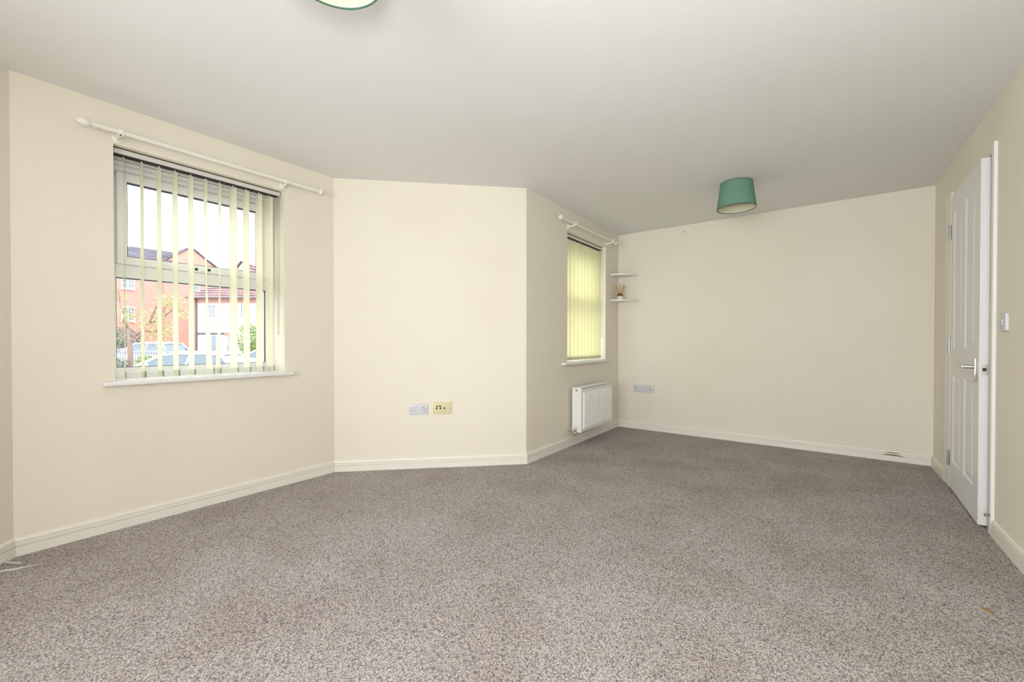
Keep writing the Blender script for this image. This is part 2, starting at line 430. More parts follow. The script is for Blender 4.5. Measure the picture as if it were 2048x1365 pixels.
def window(name, X, ya, yb, za, zb, sill_y, sill_lab):
    root = sempty(name, (X, ya, za))
    X0 = X - 0.20                                       # room face of the frame
    def P(nm, bm, m, parent=root, smooth=False):
        for v in bm.verts: v.co -= Vector((X, ya, za))
        o = obj(nm, bm, m, parent, smooth)
        return o
    gz = za + 0.593                                     # underside of the transom
    bm = bmesh.new()
    ring(bm, X0 - 0.07, X0, ya + 0.001, yb - 0.001, za + 0.001, zb - 0.001, 0.040, 0.064, 0.088)
    add_box(bm, X0 - 0.07, X0, ya + 0.04, yb - 0.04, gz, gz + 0.076)
    # beading round the fixed lower light and the steps of the head
    ring(bm, X0 - 0.012, X0 + 0.004, ya + 0.030, yb - 0.030, za + 0.052, gz + 0.012, 0.010)
    for k, (z0, z1, t) in enumerate(((0.004, 0.020, 0.012), (0.028, 0.046, 0.020), (0.056, 0.078, 0.010))):
        add_box(bm, X0, X0 + t, ya + 0.002, yb - 0.002, zb - z1, zb - z0, 0.002)
    P('window_frame', bm, M['upvc'])
    # opening sash above the transom
    s0, s1, t0, t1 = ya + 0.044, yb - 0.050, gz + 0.078, zb - 0.092
    bm = bmesh.new()
    ring(bm, X0 - 0.03, X0 + 0.020, s0, s1, t0, t1, 0.034, bev=0.002)
    # bevelled glazing bead
    for (a, b, c, d) in ((s0 + .033, s0 + .046, t0 + .033, t1 - .033), (s1 - .046, s1 - .033, t0 + .033, t1 - .033)):
        add_box(bm, X0 - 0.03, X0 + 0.010, a, b, c, d, 0.002)
    for (c, d) in ((t0 + .033, t0 + .046), (t1 - .046, t1 - .033)):
        add_box(bm, X0 - 0.03, X0 + 0.010, s0 + .046, s1 - .046, c, d, 0.002)
    sash = P('sash', bm, M['upvc'])
    bm = bmesh.new()                                    # black gaskets
    ring(bm, X0 - 0.032, X0 + 0.006, s0 + .046, s1 - .046, t0 + .046, t1 - .046, 0.0035)
    ring(bm, X0 - 0.030, X0 - 0.002, ya + .0402, yb - .0402, za + .0645, gz - .0002, 0.0035)
    add_box(bm, X0 - 0.03, X0 + 0.003, s1 + .0003, s1 + .0045, t0, t1 + .004); add_box(bm, X0 - 0.03, X0 + 0.003, s0, s1 + .0003, t1 + .0003, t1 + .003)
    P('gasket', bm, M['gasket'])
    P('glass', B((X0 - 0.028, X0 - 0.022, s0 + .04, s1 - .04, t0 + .04, t1 - .04)), M['glass'])
    P('glass', B((X0 - 0.040, X0 - 0.034, ya + .035, yb - .035, za + .06, gz + .005)), M['glass'])
    ym = (s0 + s1) / 2 + 0.01
    bm = bmesh.new()
    add_box(bm, X0 + 0.02, X0 + 0.032, ym - 0.045, ym + 0.03, t0 + 0.004, t0 + 0.026, 0.004)
    add_box(bm, X0 + 0.032, X0 + 0.050, ym - 0.012, ym + 0.045, t0 + 0.010, t0 + 0.024, 0.005)
    hd = P('window_handle', bm, M['upvc'])
    bm = bmesh.new()
    add_lathe(bm, [(0, .009), (.003, .009)], (X0 + 0.0315, ym - 0.034, t0 + 0.016), (1, 0, 0), 12)
    add_lathe(bm, [(0, .009), (.003, .009)], (X0 + 0.0495, ym + 0.030, t0 + 0.017), (1, 0, 0), 12)
    o = P('screw_cap', bm, M['gasket'], root)
    o.parent = hd
    # sill board with a rounded nose and horns
    sy0, sy1 = sill_y
    bm = bmesh.new()
    add_box(bm, X0 + 0.0005, X + 0.001, ya + 0.001, yb - 0.001, za - 0.022, za + 0.001)
    add_box(bm, X + 0.0005, X + 0.042, sy0, sy1, za - 0.024, za + 0.001, 0.008, seg=3)
    s = P('window_sill', bm, M['sill'], smooth=True)
    return root
window('window_1', XA, *WIN1, (0.478, 1.478), '')
window('window_2', XC, *WIN2, (3.478, 4.560), '')

# ------------------------------------------------------------------ vertical blinds
def vane_bm(z0, z1, a_top, a_mid, a_bot, dy_bot=0.0, w=0.089, rows=10, cols=6, camber=0.004):
    """strip hanging from (0,0,z1); angle measured from -x towards +y"""
    bm = bmesh.new(); grid = []
    for i in range(rows + 1):
        t = 0.0 if i == 0 else 0.012 if i == 1 else (i - 1) / (rows - 1); tt = max(0, (t - 0.35) / 0.65) ** 1.6
        a = a_top + (a_mid - a_top) * min(1, t / 0.45) if t < 0.45 else a_mid + (a_bot - a_mid) * ((t - 0.45) / 0.55) ** 1.3
        d = Vector((-math.cos(a), math.sin(a), 0)); n = Vector((d.y, -d.x, 0))
        c = Vector((0, dy_bot * tt, z1 + (z0 - z1) * t))
        row = []
        for j in range(cols + 1):
            s = j / cols - 0.5
            sw = s * w * (0.72 if i == 0 else 1.0)
            row.append(bm.verts.new(c + d * sw + n * camber * (1 - 4 * s * s)))
        grid.append(row)
    for r0, r1 in zip(grid, grid[1:]):
        for j in range(cols): bm.faces.new((r0[j], r0[j + 1], r1[j + 1], r1[j]))
    return bm

def blind(label, X, ya, yb, zb, ys, angs, zbot, cord_y, twists=None, fabric='vane', chain_r=0.0006):
    xv = X - 0.065
    root = tag(empty('vertical_blind', (xv, ya, zb)), label, 'blind')
    off = Vector((xv, ya, zb))
    def P(nm, bm, m, parent=root, smooth=False, at_=None):
        o0 = off if at_ is None else at_
        for v in bm.verts: v.co -= o0
        return obj(nm, bm, m, parent, smooth)
    bm = bmesh.new()
    add_box(bm, X - 0.088, X - 0.040, ya + 0.008, yb - 0.016, zb - 0.034, zb - 0.004, 0.003)
    P('headrail', bm, M['rail'])
    P('end_cap', B((X - 0.086, X - 0.042, yb - 0.016, yb - 0.008, zb - 0.036, zb - 0.003)), M['socket'])
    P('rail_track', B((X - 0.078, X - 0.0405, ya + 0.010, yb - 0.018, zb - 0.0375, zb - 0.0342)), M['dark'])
    P('rail_shade_strip', B((X - 0.086, X - 0.0392, ya + 0.006, yb - 0.014, zb - 0.0039, zb - 0.0003)), M['dark'])  # dark strip standing in for the shadow gap above the rail
    for i, (y, a) in enumerate(zip(ys, angs)):
        md, tw, dy = (twists or {}).get(i, (a, a, 0.0))
        vbm = vane_bm(zbot - zb, -0.050, math.radians(a), math.radians(md), math.radians(tw), dy)
        vo = obj('vane', vbm, M[fabric], root, True); vo.location = (0, y - ya, 0)
        # hanger stem and bottom weight travel with the vane
        bm = bmesh.new(); add_box(bm, -0.004, 0.004, -0.003, 0.003, -0.056, -0.034)
        obj('hanger', bm, M['socket'], vo)
        ar = math.radians(tw); d = Vector((-math.cos(ar), math.sin(ar), 0)); n = Vector((d.y, -d.x, 0)) * (-1 if tw > 50 else 1)
        c = Vector((0, dy, 0)) + n * 0.0030
        bm = bmesh.new()
        mt = Matrix(((d.x, n.x, 0, c.x), (d.y, n.y, 0, c.y), (0, 0, 1, 0), (0, 0, 0, 1)))
        add_box(bm, -0.0458, 0.0430, 0.0025, 0.0040, zbot - zb + 0.001, zbot - zb + 0.036, mtx=mt)
        obj('weight', bm, M['weight'], vo)
    # bead chain linking the feet of the vanes
    for sx in (-0.040, 0.040):
        bm = bmesh.new()
        for y0, y1 in zip(ys, ys[1:]):
            pts = [(xv + sx, y0 + (y1 - y0) * t, zbot + 0.030 - 0.012 * math.sin(PI * t)) for t in (0, .25, .5, .75, 1)]
            add_tube(bm, pts, chain_r, 4)
        P('bottom_chain', bm, M['cord'])
    bm = bmesh.new()
    for k in (0, 1):
        pts = [(X - 0.050 + 0.012 * k, cord_y + 0.006 * k + 0.004 * math.sin(t * 3 + k), zb - 0.035 - t * 0.98) for t in [i / 12 for i in range(13)]]
        add_tube(bm, pts, 0.0014, 5)
    add_tube(bm, [(X - 0.050 + 0.012 * t, cord_y + .0005 + 0.0055 * t, zb - 1.013 - 0.018 * math.sin(PI * t)) for t in [i / 6 for i in range(7)]], 0.0014, 5)
    P('control_cord', bm, M['cord'])
    return root

ys1 = [0.582, 0.661, 0.739, 0.815, 0.894, 0.971, 1.050, 1.127, 1.205, 1.286, 1.352]
an1 = [9.5, 1.5, -1.0, -2.5, -2.5, 1.5, 4.0, -9, -4, -5, -10]
blind('cream vertical blind turned open in the nearer window, houses showing between its vanes', XA, WIN1[0], WIN1[1], WIN1[3], ys1, an1, 0.822, 1.402,
      twists={5: (13, -8, 0.020), 6: (15, 1, -0.016)})
ys2 = [3.640 + i * 0.0785 for i in range(11)]
blind('cream vertical blind, coloured as backlit, turned closed in the far window above the radiator', XC, WIN2[0], WIN2[1], WIN2[3], ys2, [111] * 11, 0.842, 4.462, fabric='vane_backlit', chain_r=0.0014)

# ------------------------------------------------------------------ curtain poles
def pole(label, X, z, y0, y1, br, tip, tipR):
    xp = X + 0.08
    root = tag(empty('curtain_pole', (X, (y0 + y1) / 2, z)), label, 'curtain pole')
    off = Vector(root.location)
    def P(nm, bm, m=M['pole']):
        for v in bm.verts: v.co -= off
        return obj(nm, bm, m, root, True)
    P('rod', L_([(0, .0125), (y1 - y0, .0125)], (xp, y0, z), (0, 1, 0), 16))
    bul = [(0, .0145), (.014, .0145), (.016, .010), (.022, .010), (.030, .017), (.044, .0225), (.058, .021), (.072, .013), (.080, .005), (.083, .001)]
    sc = tip / 0.083
    P('finial', L_([(d * sc, r) for d, r in bul], (xp, y0 + 0.004, z), (0, -1, 0), 20))
    sc = tipR / 0.083
    P('finial', L_([(d * sc, r) for d, r in bul], (xp, y1 - 0.004, z), (0, 1, 0), 20))
    for y in br:
        bm = bmesh.new()
        add_lathe(bm, [(0, .023), (.008, .023), (.012, .015), (.016, .010), (.072, .008)], (X, y, z - 0.014), (1, 0, 0), 16)
        add_lathe(bm, [(-.011, .0205), (.011, .0205)], (xp, y, z), (0, 1, 0), 18)
        b = P('bracket', bm)
        for pp, ax in (((xp + 0.0085, y, z - 0.0185), (0.5, 0, -1)), ((X + 0.0095, y - 0.012, z - 0.014), (1, -0.3, 0))):
            s = bmesh.new(); add_lathe(s, [(0, .004), (.0015, .004)], pp, ax, 8)
            for v in s.verts: v.co -= off
            obj('screw', s, M['dark'], b)
    return root
pole('white curtain pole with bulb finials above the nearer window', XA, 2.150, 0.452, 1.628, (0.545, 1.413), 0.080, 0.055)
pole('cream curtain pole above the far window beside the corner shelves', XC, 2.166, 3.352, 4.545, (3.605, 4.487), 0.055, 0.055)

# ------------------------------------------------------------------ radiator
def radiator():
    x0, x1, ya, yb, z0, z1 = XC + 0.032, XC + 0.134, 3.636, 4.366, 0.146, 0.582
    root = tag(empty('radiator', (XC, (ya + yb) / 2, z0)), 'white convector panel radiator with vertical ribs under the far window', 'radiator')
    off = Vector(root.location)
    def P(nm, bm, m=M['radiator'], parent=root, smooth=False):
        for v in bm.verts: v.co -= off
        return obj(nm, bm, m, parent, smooth)
    # front panel: flat margin, pressed ribs
    bm = bmesh.new()
    add_box(bm, x1 - 0.012, x1 - 0.004, ya + 0.004, yb - 0.004, z0 + 0.004, z1 - 0.014, 0.002)
    n = 17; m0, m1 = ya + 0.035, yb - 0.022; pitch = (m1 - m0) / n
    for i in range(n):
        yc = m0 + (i + 0.5) * pitch; h = pitch * 0.27; b0, b1 = z0 + 0.036, z1 - 0.052
        vs = [(x1 - .005, yc - h - .004, b0 - .006), (x1 + .010, yc - h + .003, b0 + .004), (x1 + .010, yc + h - .003, b0 + .004), (x1 - .005, yc + h + .004, b0 - .006)]
        vt = [(x1 - .005, yc - h - .004, b1 + .006), (x1 + .010, yc - h + .003, b1 - .004), (x1 + .010, yc + h - .003, b1 - .004), (x1 - .005, yc + h + .004, b1 + .006)]
        A = [bm.verts.new(p) for p in vs]; C = [bm.verts.new(p) for p in vt]
        for k in range(3): bm.faces.new((A[k], A[k + 1], C[k + 1], C[k]))
        bm.faces.new(A); bm.faces.new(C[::-1])
    P('front_panel', bm)
    P('rear_panel', B((x0, x0 + 0.012, ya + 0.006, yb - 0.006, z0 + 0.004, z1 - 0.014), bev=0.002))
    bm = bmesh.new()                                    # convector fins between the panels
    for i in range(24):
        y = ya + 0.03 + i * (yb - ya - 0.06) / 23
        add_box(bm, x0 + 0.014, x1 - 0.014, y - 0.0006, y + 0.0006, z0 + 0.02, z1 - 0.03)
    P('convector_fins', bm)
    sp = P('side_panel', B((x0, x1 - 0.003, ya - 0.001, ya + 0.003, z0, z1 - 0.004), bev=0.001))
    P('side_panel', B((x0, x1 - 0.003, yb - 0.003, yb + 0.001, z0, z1 - 0.004), bev=0.001))
    bm = bmesh.new()
    add_box(bm, x0 - 0.001, x0 + 0.010, ya - 0.001, yb + 0.001, z1 - 0.008, z1, 0.001)
    add_box(bm, x1 - 0.012, x1 - 0.001, ya - 0.001, yb + 0.001, z1 - 0.008, z1, 0.001)
    for i in range(40):
        y = ya + 0.012 + i * (yb - ya - 0.024) / 39
        add_box(bm, x0 + 0.008, x1 - 0.010, y - 0.003, y + 0.003, z1 - 0.006, z1 - 0.002)
    P('top_grille', bm)
    bm = bmesh.new()
    add_lathe(bm, [(0, .011), (.003, .011), (.003, .006), (.006, .005)], (XC + 0.080, ya - 0.001, z1 - 0.030), (0, -1, 0), 16)
    o = P('blanking_plug', bm, M['brushed'], sp, True); o.parent = sp
    bm = bmesh.new()                                    # chrome lockshield valve and tail
    vy = ya - 0.030
    add_lathe(bm, [(0, .007), (.024, .007), (.024, .012), (.034, .012)], (XC + 0.080, ya, z0 + 0.022), (0, -1, 0), 14)
    add_lathe(bm, [(-.020, .007), (-.012, .010), (.010, .0115), (.026, .011), (.034, .007)], (XC + 0.080, vy, z0 + 0.020), (0, 0, 1), 14)
    add_lathe(bm, [(0, .009), (.018, .010), (.030, .014), (.040, .014), (.044, .009)], (XC + 0.080, vy, z0 + 0.004), (0.35, -0.8, -0.25), 14)
    v = P('valve', bm, M['chrome'], root, True)
    P('pipe', T_([(XC + 0.08, vy, z0 + 0.010), (XC + 0.0, vy, z0 + 0.010)], 0.0055, 10), M['chrome'], root, True)
    bm = bmesh.new()
    add_tube(bm, [(XC + 0.08, yb + 0.012, z0 + 0.022), (XC, yb + 0.012, z0 + 0.022)], 0.0055, 10)
    P('pipe', bm, M['gloss'], root, True)
    for y in (ya + 0.15, yb - 0.15): P('wall_bracket', B((XC, x0 + 0.002, y - 0.015, y + 0.015, z0 + 0.05, z1 - 0.05)))
radiator()

# ------------------------------------------------------------------ corner shelves and reed diffuser
def shelf(z, label):
    root = empty('corner_shelf', (XC, YD, z))
    R = 0.245; n = 18
    bm = bmesh.new()
    pts = [(0.0005, -0.0005, 0)] + [(0.0005 + R * math.cos(a), -0.0005 - R * math.sin(a), 0) for a in [i / n * PI / 2 for i in range(n + 1)]]
    add_prism(bm, pts, (0, 0, -0.018))
    es = [e for e in bm.edges if all(v.co.xy.length > R * 0.9 for v in e.verts) and abs(e.verts[0].co.z - e.verts[1].co.z) < 1e-6]
    bmesh.ops.bevel(bm, geom=es, offset=0.004, segments=2, affect='EDGES')
    obj('shelf_board', bm, M['shelf'], root, True)
    bm = bmesh.new()                                    # small battens on both walls
    add_box(bm, 0.0005, 0.010, -R * 0.62, -0.0005, -0.026, -0.0185); add_box(bm, 0.010, R * 0.62, -0.010, -0.0005, -0.026, -0.0185)
    obj('batten', bm, M['shelf'], root)
    return tag(root, label, 'shelf')
shelf(1.822, 'empty white quarter-round corner shelf, the upper of the two')
shelf(1.522, 'white quarter-round corner shelf, the lower one, carrying the reed diffuser')
rd = tag(empty('reed_diffuser', (-1.935, 4.715, 1.5225)), 'small amber reed diffuser bottle with fanned reeds on the lower corner shelf', 'diffuser')
obj('bottle', L_([(0, .033), (.004, .036), (.052, .036), (.064, .032), (.068, .019), (.078, .018), (.079, .012)], (0, 0, 0), (0, 0, 1), 24), M['amber'], rd, True)
obj('label_band', L_([(.004, .0366), (.042, .0366), (.042, .0358), (.004, .0358), (.004, .0366)], (0, 0, 0), (0, 0, 1), 24, False), M['label'], rd, True)
for ax, ay in ((-0.26, 0.05), (0.20, 0.1), (0.32, -0.1), (-0.02, 0.12), (0.02, -0.1), (-0.15, -0.12)):
    c, s = math.cos(YAW), math.sin(YAW)
    obj('reed', T_([(0, 0, .02), (ax * c * .19, ax * s * .19 + ay * .1, 0.185 - abs(ax) * 0.03)], 0.0052, 6), M['reed'], rd)

# ------------------------------------------------------------------ sockets and switch
def face_frame(p, n):
    """matrix: local x along the wall to the right seen from the room, y out of the wall, z up"""
    n = Vector(n).normalized(); x = Vector((0, 0, 1)).cross(n)
    return Matrix(((x.x, n.x, 0, p[0]), (x.y, n.y, 0, p[1]), (x.z, n.z, 1, p[2]), (0, 0, 0, 1)))

def plate(name, label, cat, p, n, w, h, m, t=0.009):
    root = tag(empty(name), label, cat); root.matrix_world = face_frame(p, n)
    bm = bmesh.new(); add_box(bm, -w / 2, w / 2, 0.0002, t, -h / 2, h / 2, 0.0025, seg=2)
    obj('faceplate', bm, m, root, True)
    return root
def screws(root, w, t=0.009, m=None, z=0):
    for sx in (-1, 1):
        bm = L_([(0, .0036), (.0008, .0036)], (sx * (w / 2 - 0.012), t - .0002, z), (0, 1, 0), 12); obj('screw', bm, m or M['slot'], root)
def double_socket(label, p, n, w=0.150, h=0.088):
    r = plate('double_socket', label, 'socket', p, n, w, h, M['socket'])
    for sx in (-1, 1):
        c = sx * 0.042; t = 0.0088
        obj('earth_slot', B((c - .0025, c + .0025, t, t + .0006, .006, .017)), M['dark'], r)
        for d in (-.011, .011): obj('pin_slot', B((c + d - .0042, c + d + .0042, t, t + .0005, -.014, -.009)), M['slot'], r)
        q = sx * 0.012
        obj('rocker_switch', B((q - .0055, q + .0055, t, t + .003, .012, .030), bev=.001), M['socket'], r)
    screws(r, w)
    return r
zc = (0.526 + 0.438) / 2
nB = Vector((1, -1, 0)).normalized(); dB = Vector((1, 1, 0)).normalized()
def onB(s): return (XA + dB.x * s, Y2 + dB.y * s)
double_socket('white double power socket on the angled wall, left of the yellowed plate', (*onB(0.652), 0.482), nB)
r = plate('aerial_outlet', 'yellowed cream TV and phone outlet plate on the angled wall', 'outlet', (*onB(0.842), 0.487), nB, 0.148, 0.093, M['yellowed'], 0.011)
for x, z in ((-.044, -.002), (-.040, .015), (-.017, .015), (-.014, -.002), (.018, -.002)):
    o = obj('aerial_port', L_([(0, .0072), (.0008, .0072), (.0008, .003), (.003, .003)], (x, .0108, z), (0, 1, 0), 14), M['dark'], r)
obj('phone_port', B((.036, .050, .0108, .0135, -.004, .0015)), M['label'], r)
screws(r, 0.148, .011, M['brushed'], -0.002)
# back wall pair
xw = (-1.82 - 1.664) / 2
double_socket('white double power socket low on the back wall near the corner', (xw, YD, 0.476), (0, -1, 0), 0.148, 0.088)
r = plate('telephone_socket', 'white single outlet plate beside the back wall socket', 'outlet', (-1.618, YD, 0.475), (0, -1, 0), 0.086, 0.086, M['socket'])
obj('phone_port', B((-.009, .009, .0088, .0096, -.006, .008)), M['slot'], r); screws(r, 0.086)
# light switch right of the door
r = plate('light_switch', 'white light switch on the right wall beside the door', 'switch', (XE, 3.145, 1.128), (-1, 0, 0), 0.086, 0.086, M['socket'], 0.012)
obj('rocker_switch', B((-.007, .007, .0118, .0165, -.013, .013), bev=.0015), M['socket'], r)
screws(r, 0.086, .012)
# picture nail on the back wall
bm = bmesh.new(); add_lathe(bm, [(0, .0016), (.014, .0016), (.014, .0045), (.016, .0045)], (0, 0, 0), (0, -1, -0.25), 8)
add_box(bm, -0.002, 0.002, -0.006, -0.001, -0.010, 0.002)
o = tag(obj('picture_nail', bm, M['dark']), 'small dark nail high on the back wall, left of the green lampshade', 'nail'); o.location = (-1.242, YD, 2.245)

# ------------------------------------------------------------------ door
def make_door():
    hx, hy = 0.711, 4.214; ex, ey = 0.689, 3.418
    d = Vector((ex - hx, ey - hy, 0)); Wd = d.length; d.normalize(); nrm = Vector((d.y, -d.x, 0))
    if nrm.x > 0: nrm = -nrm
    root = sempty('door_1', (hx, hy, 0.006))
    # local: x from hinge to free edge, y towards the room, z up
    root.matrix_world = Matrix(((d.x, nrm.x, 0, hx), (d.y, nrm.y, 0, hy), (0, 0, 1, 0.010), (0, 0, 0, 1)))
    Hd, T = 2.036, 0.038
    cols = ((0.092, 0.330), (0.432, 0.672)); rows = ((0.187, 0.790), (0.975, 1.915))
    bm = bmesh.new()
    # stiles and rails in front of a core
    add_box(bm, 0, Wd, -T, -0.008, 0, Hd, 0.0015)
    xs = [0, cols[0][0], cols[0][1], cols[1][0], cols[1][1], Wd]
    add_box(bm, 0, xs[1], -0.008, 0, 0, Hd); add_box(bm, xs[2], xs[3], -0.008, 0, 0, Hd); add_box(bm, xs[4], Wd, -0.008, 0, 0, Hd)
    for a, b in cols:
        for z0, z1 in ((0, rows[0][0]), (rows[0][1], rows[1][0]), (rows[1][1], Hd)): add_box(bm, a, b, -0.008, 0, z0, z1)
    leaf = obj('door_leaf', bm, M['door'], root)
    for a, b in cols:
        for z0, z1 in rows:
            bm = bmesh.new()
            def rect(i, y): return [(a + i, y, z0 + i), (b - i, y, z0 + i), (b - i, y, z1 - i), (a + i, y, z1 - i)]
            prof = [(0.0, 0.0002), (0.006, -0.0035), (0.014, -0.0072), (0.022, -0.0072), (0.040, -0.0015), (0.046, -0.0008)]
            R_ = [[bm.verts.new(p) for p in rect(i, y)] for i, y in prof]
            for q0, q1 in zip(R_, R_[1:]):
                for k in range(4): bm.faces.new((q0[k], q0[(k + 1) % 4], q1[(k + 1) % 4], q1[k]))
            bm.faces.new(R_[-1])
            obj('door_panel', bm, M['door'], leaf)
    # lever handle on a long backplate
    hxp, hz = Wd - 0.066, 0.875 - 0.010
    bm = bmesh.new(); add_box(bm, hxp - 0.019, hxp + 0.019, 0, 0.010, hz - 0.072, hz + 0.062, 0.004, seg=2)
    bp = obj('handle_backplate', bm, M['chrome'], root, True)
    bm = bmesh.new()
    add_lathe(bm, [(0, .012), (.012, .011), (.040, .010), (.046, .008)], (hxp, 0.008, hz + 0.012), (0, 1, 0), 14)
    add_tube(bm, [(hxp, 0.047, hz + 0.012), (hxp - 0.03, 0.050, hz + 0.012), (hxp - 0.07, 0.050, hz + 0.013), (hxp - 0.095, 0.049, hz + 0.014), (hxp - 0.112, 0.047, hz + 0.012), (hxp - 0.126, 0.040, hz + 0.002)],
             [0.010, 0.0075, 0.0065, 0.0085, 0.009, 0.006], 12)
    obj('lever', bm, M['chrome'], bp, True)
    # latch plate on the free edge
    bm = bmesh.new(); add_box(bm, Wd - 0.0002, Wd + 0.0016, -0.034, -0.006, hz - 0.030, hz + 0.030, 0.0005)
    lp = obj('latch_plate', bm, M['brushed'], root)
    obj('latch_bolt', B((Wd + 0.001, Wd + 0.0045, -0.027, -0.012, hz - 0.008, hz + 0.010), bev=0.001), M['gasket'], lp)
    for z in (0.200, 0.990, 1.790):
        bm = bmesh.new()
        for k, (a, b) in enumerate(((0, 0.030), (0.034, 0.066), (0.070, 0.100))):
            add_lathe(bm, [(a - 0.05, 0.0075), (b - 0.05, 0.0075)], (-0.006, 0.006, z), (0, 0, 1), 12)
        add_lathe(bm, [(-0.054, .005), (.054, .005)], (-0.006, 0.006, z), (0, 0, 1), 10)
        add_box(bm, -0.004, 0.022, -0.0003, 0.0012, z - 0.05, z + 0.05)
        obj('hinge', bm, M['brushed'], root, True)
make_door()
# architraves and lining
struct('trim_1', B((XE - 0.013, XE + 0.001, 4.226, 4.385, 0.0, 2.088), bev=0.003), M['trim'])
struct('trim_2', B((XE - 0.015, XE + 0.001, 3.290, 3.334, 0.0, 2.088), bev=0.003), M['trim'])
struct('trim_3', B((XE + 0.0005, XE + 0.09, DY0, DY0 + 0.012, 0.0, DZ), (XE + 0.0005, XE + 0.09, DY1 - 0.012, DY1, 0.0, DZ), (XE + 0.0005, XE + 0.09, DY0, DY1, DZ - 0.006, DZ)), M['trim'])
# little metal stub where trim and skirting meet
bm = bmesh.new(); add_lathe(bm, [(0, .0045), (.010, .0045), (.012, .008), (.020, .008), (.023, .005)], (0, 0, 0), (-1, -0.25, 0), 12)
add_lathe(bm, [(.001, .009), (.003, .009)], (0, 0, 0), (-1, -0.25, 0), 12)
o = tag(obj('door_stop', bm, M['brushed'], None, True), 'tiny metal stop fixed to the door trim just above the skirting', 'door stop'); o.location = (XE - 0.0135, 3.300, 0.106)

# ------------------------------------------------------------------ lampshades
def lamp(label, x, y):
    root = tag(empty('ceiling_lamp', (x, y, HC)), label, 'lamp', 'matching green drum lampshades')
    z0, z1, r0, r1 = 2.111 - HC, 2.312 - HC, 0.1435, 0.117
    n = 56
    obj('shade', L_([(z0, r0), (z1, r1)], (0, 0, 0), (0, 0, 1), n, False), M['shade'], root, True)
    obj('shade_lining', L_([(z0 + .001, r0 - .0016), (z1 - .001, r1 - .0016)], (0, 0, 0), (0, 0, 1), n, False), M['shade_in'], root, True)
    for z, r in ((z0, r0), (z1, r1)):
        obj('shade_rim', L_([(z - .0015, r + .0008), (z + .003, r + .0008), (z + .003, r - .0026), (z - .0015, r - .0026), (z - .0015, r + .0008)], (0, 0, 0), (0, 0, 1), n, False), M['shade_rim'], root, True)
    bm = bmesh.new()
    for k in range(3):
        a = 2 * PI * k / 3
        add_tube(bm, [(0.02 * math.cos(a), 0.02 * math.sin(a), z1 - 0.02), (r1 * .98 * math.cos(a), r1 * .98 * math.sin(a), z1 - 0.003)], 0.0016, 6)
    obj('spider', bm, M['socket'], root)
    obj('lamp_holder', L_([(-0.078, .019), (-0.050, .020), (-0.022, .017), (-0.016, .030), (-0.0005, .036)], (0, 0, 0), (0, 0, 1), 20), M['socket'], root, True)
    obj('bulb', L_([(-0.145, .003), (-0.141, .015), (-0.127, .027), (-0.111, .029), (-0.095, .022), (-0.078, .014)], (0, 0, 0), (0, 0, 1), 20), M['label'], root, True)
    return root
lamp('green drum lampshade on the ceiling at the far end of the room, near the door', -0.580, 3.811)
lamp('green drum lampshade cut off by the top of the photo, near the big window', -1.154, 0.668)

# ------------------------------------------------------------------ bits on the carpet
bm = bmesh.new()
add_tube(bm, [(-3.075, 0.135, .004), (-3.02, 0.150, .007), (-2.985, 0.175, .005), (-2.96, 0.185, .004)], [0.012, 0.006, 0.008, 0.003], 6)
add_tube(bm, [(-2.93, 0.085, .003), (-2.935, 0.130, .006), (-2.915, 0.160, .006), (-2.905, 0.20, .004), (-2.885, 0.245, .003)], [0.004, 0.008, 0.010, 0.005, 0.002], 6)
for v in bm.verts: v.co.z = max(v.co.z * 0.6, 0.0002)
tag(obj('frayed_backing', bm, M['thread'], None, True), 'pale frayed strip of carpet backing at the far left corner', 'carpet strip')
bm = bmesh.new()
r = bmesh.ops.create_uvsphere(bm, u_segments=14, v_segments=8, radius=1)
for v in bm.verts:
    v.co = Vector((v.co.x * 0.010 + 0.003 * math.sin(v.co.y * 4), v.co.y * 0.022, max(v.co.z * 0.006, 0))) 
o = tag(obj('dry_leaf', bm, mat('tan_crumb', (0.30, 0.19, 0.08, 1), 0.9), None, True), 'small tan scrap lying on the carpet at the right of the photo', 'scrap'); o.location = (0.504, 2.362, 0.0005); o.rotation_euler = (0, 0, 0.9)

# ================================================================== outside
GZ = -0.62
struct('ground', B((-80, -3.6, -30, 60, GZ - 0.3, GZ)), M['asphalt'])
def ypx(px, X):
    d = fw + rt * ((px - CX) / F_PX); return X * d.y / d.x
def zpx(px, py, X):
    d = fw + rt * ((px - CX) / F_PX) - up * ((py - CY) / F_PX); return 1.03 + X * d.z / d.x

def house_window(parent, bm_place, w, h, rows=2, colsn=2):
    """sub-parts of a far window; local frame: x along wall, y outwards, z up"""
    bm = bmesh.new(); t = 0.07
    def bx(x0, x1, z0, z1, y0=-0.02, y1=0.05):
        add_box(bm, x0, x1, y0, y1, z0, z1)
    bx(-w / 2, -w / 2 + t, 0, h); bx(w / 2 - t, w / 2, 0, h); bx(-w / 2 + t, w / 2 - t, 0, t); bx(-w / 2 + t, w / 2 - t, h - t, h); bx(-t / 2, t / 2, t, h - t)
    for s in (-1, 1):
        cx = s * w / 4
        bx(cx - 0.015, cx + 0.015, t, h - t, 0, .04)
        for k in range(1, rows + 1):
            z = h * k / (rows + 1); bx(cx - w / 4 + t / 2, cx + w / 4 - t / 2, z - 0.015, z + 0.015, 0, .04)
    bx(-w / 2 - 0.06, w / 2 + 0.06, -0.08, 0, -0.02, 0.12)
    for v in bm.verts: v.co = bm_place @ v.co
    fr = obj('window', bm, M['barge'], parent)
    bm = bmesh.new(); add_box(bm, -w / 2 + .03, w / 2 - .03, -0.02, 0.012, 0.03, h - 0.03)
    for v in bm.verts: v.co = bm_place @ v.co
    obj('pane', bm, M['farglass'], fr)

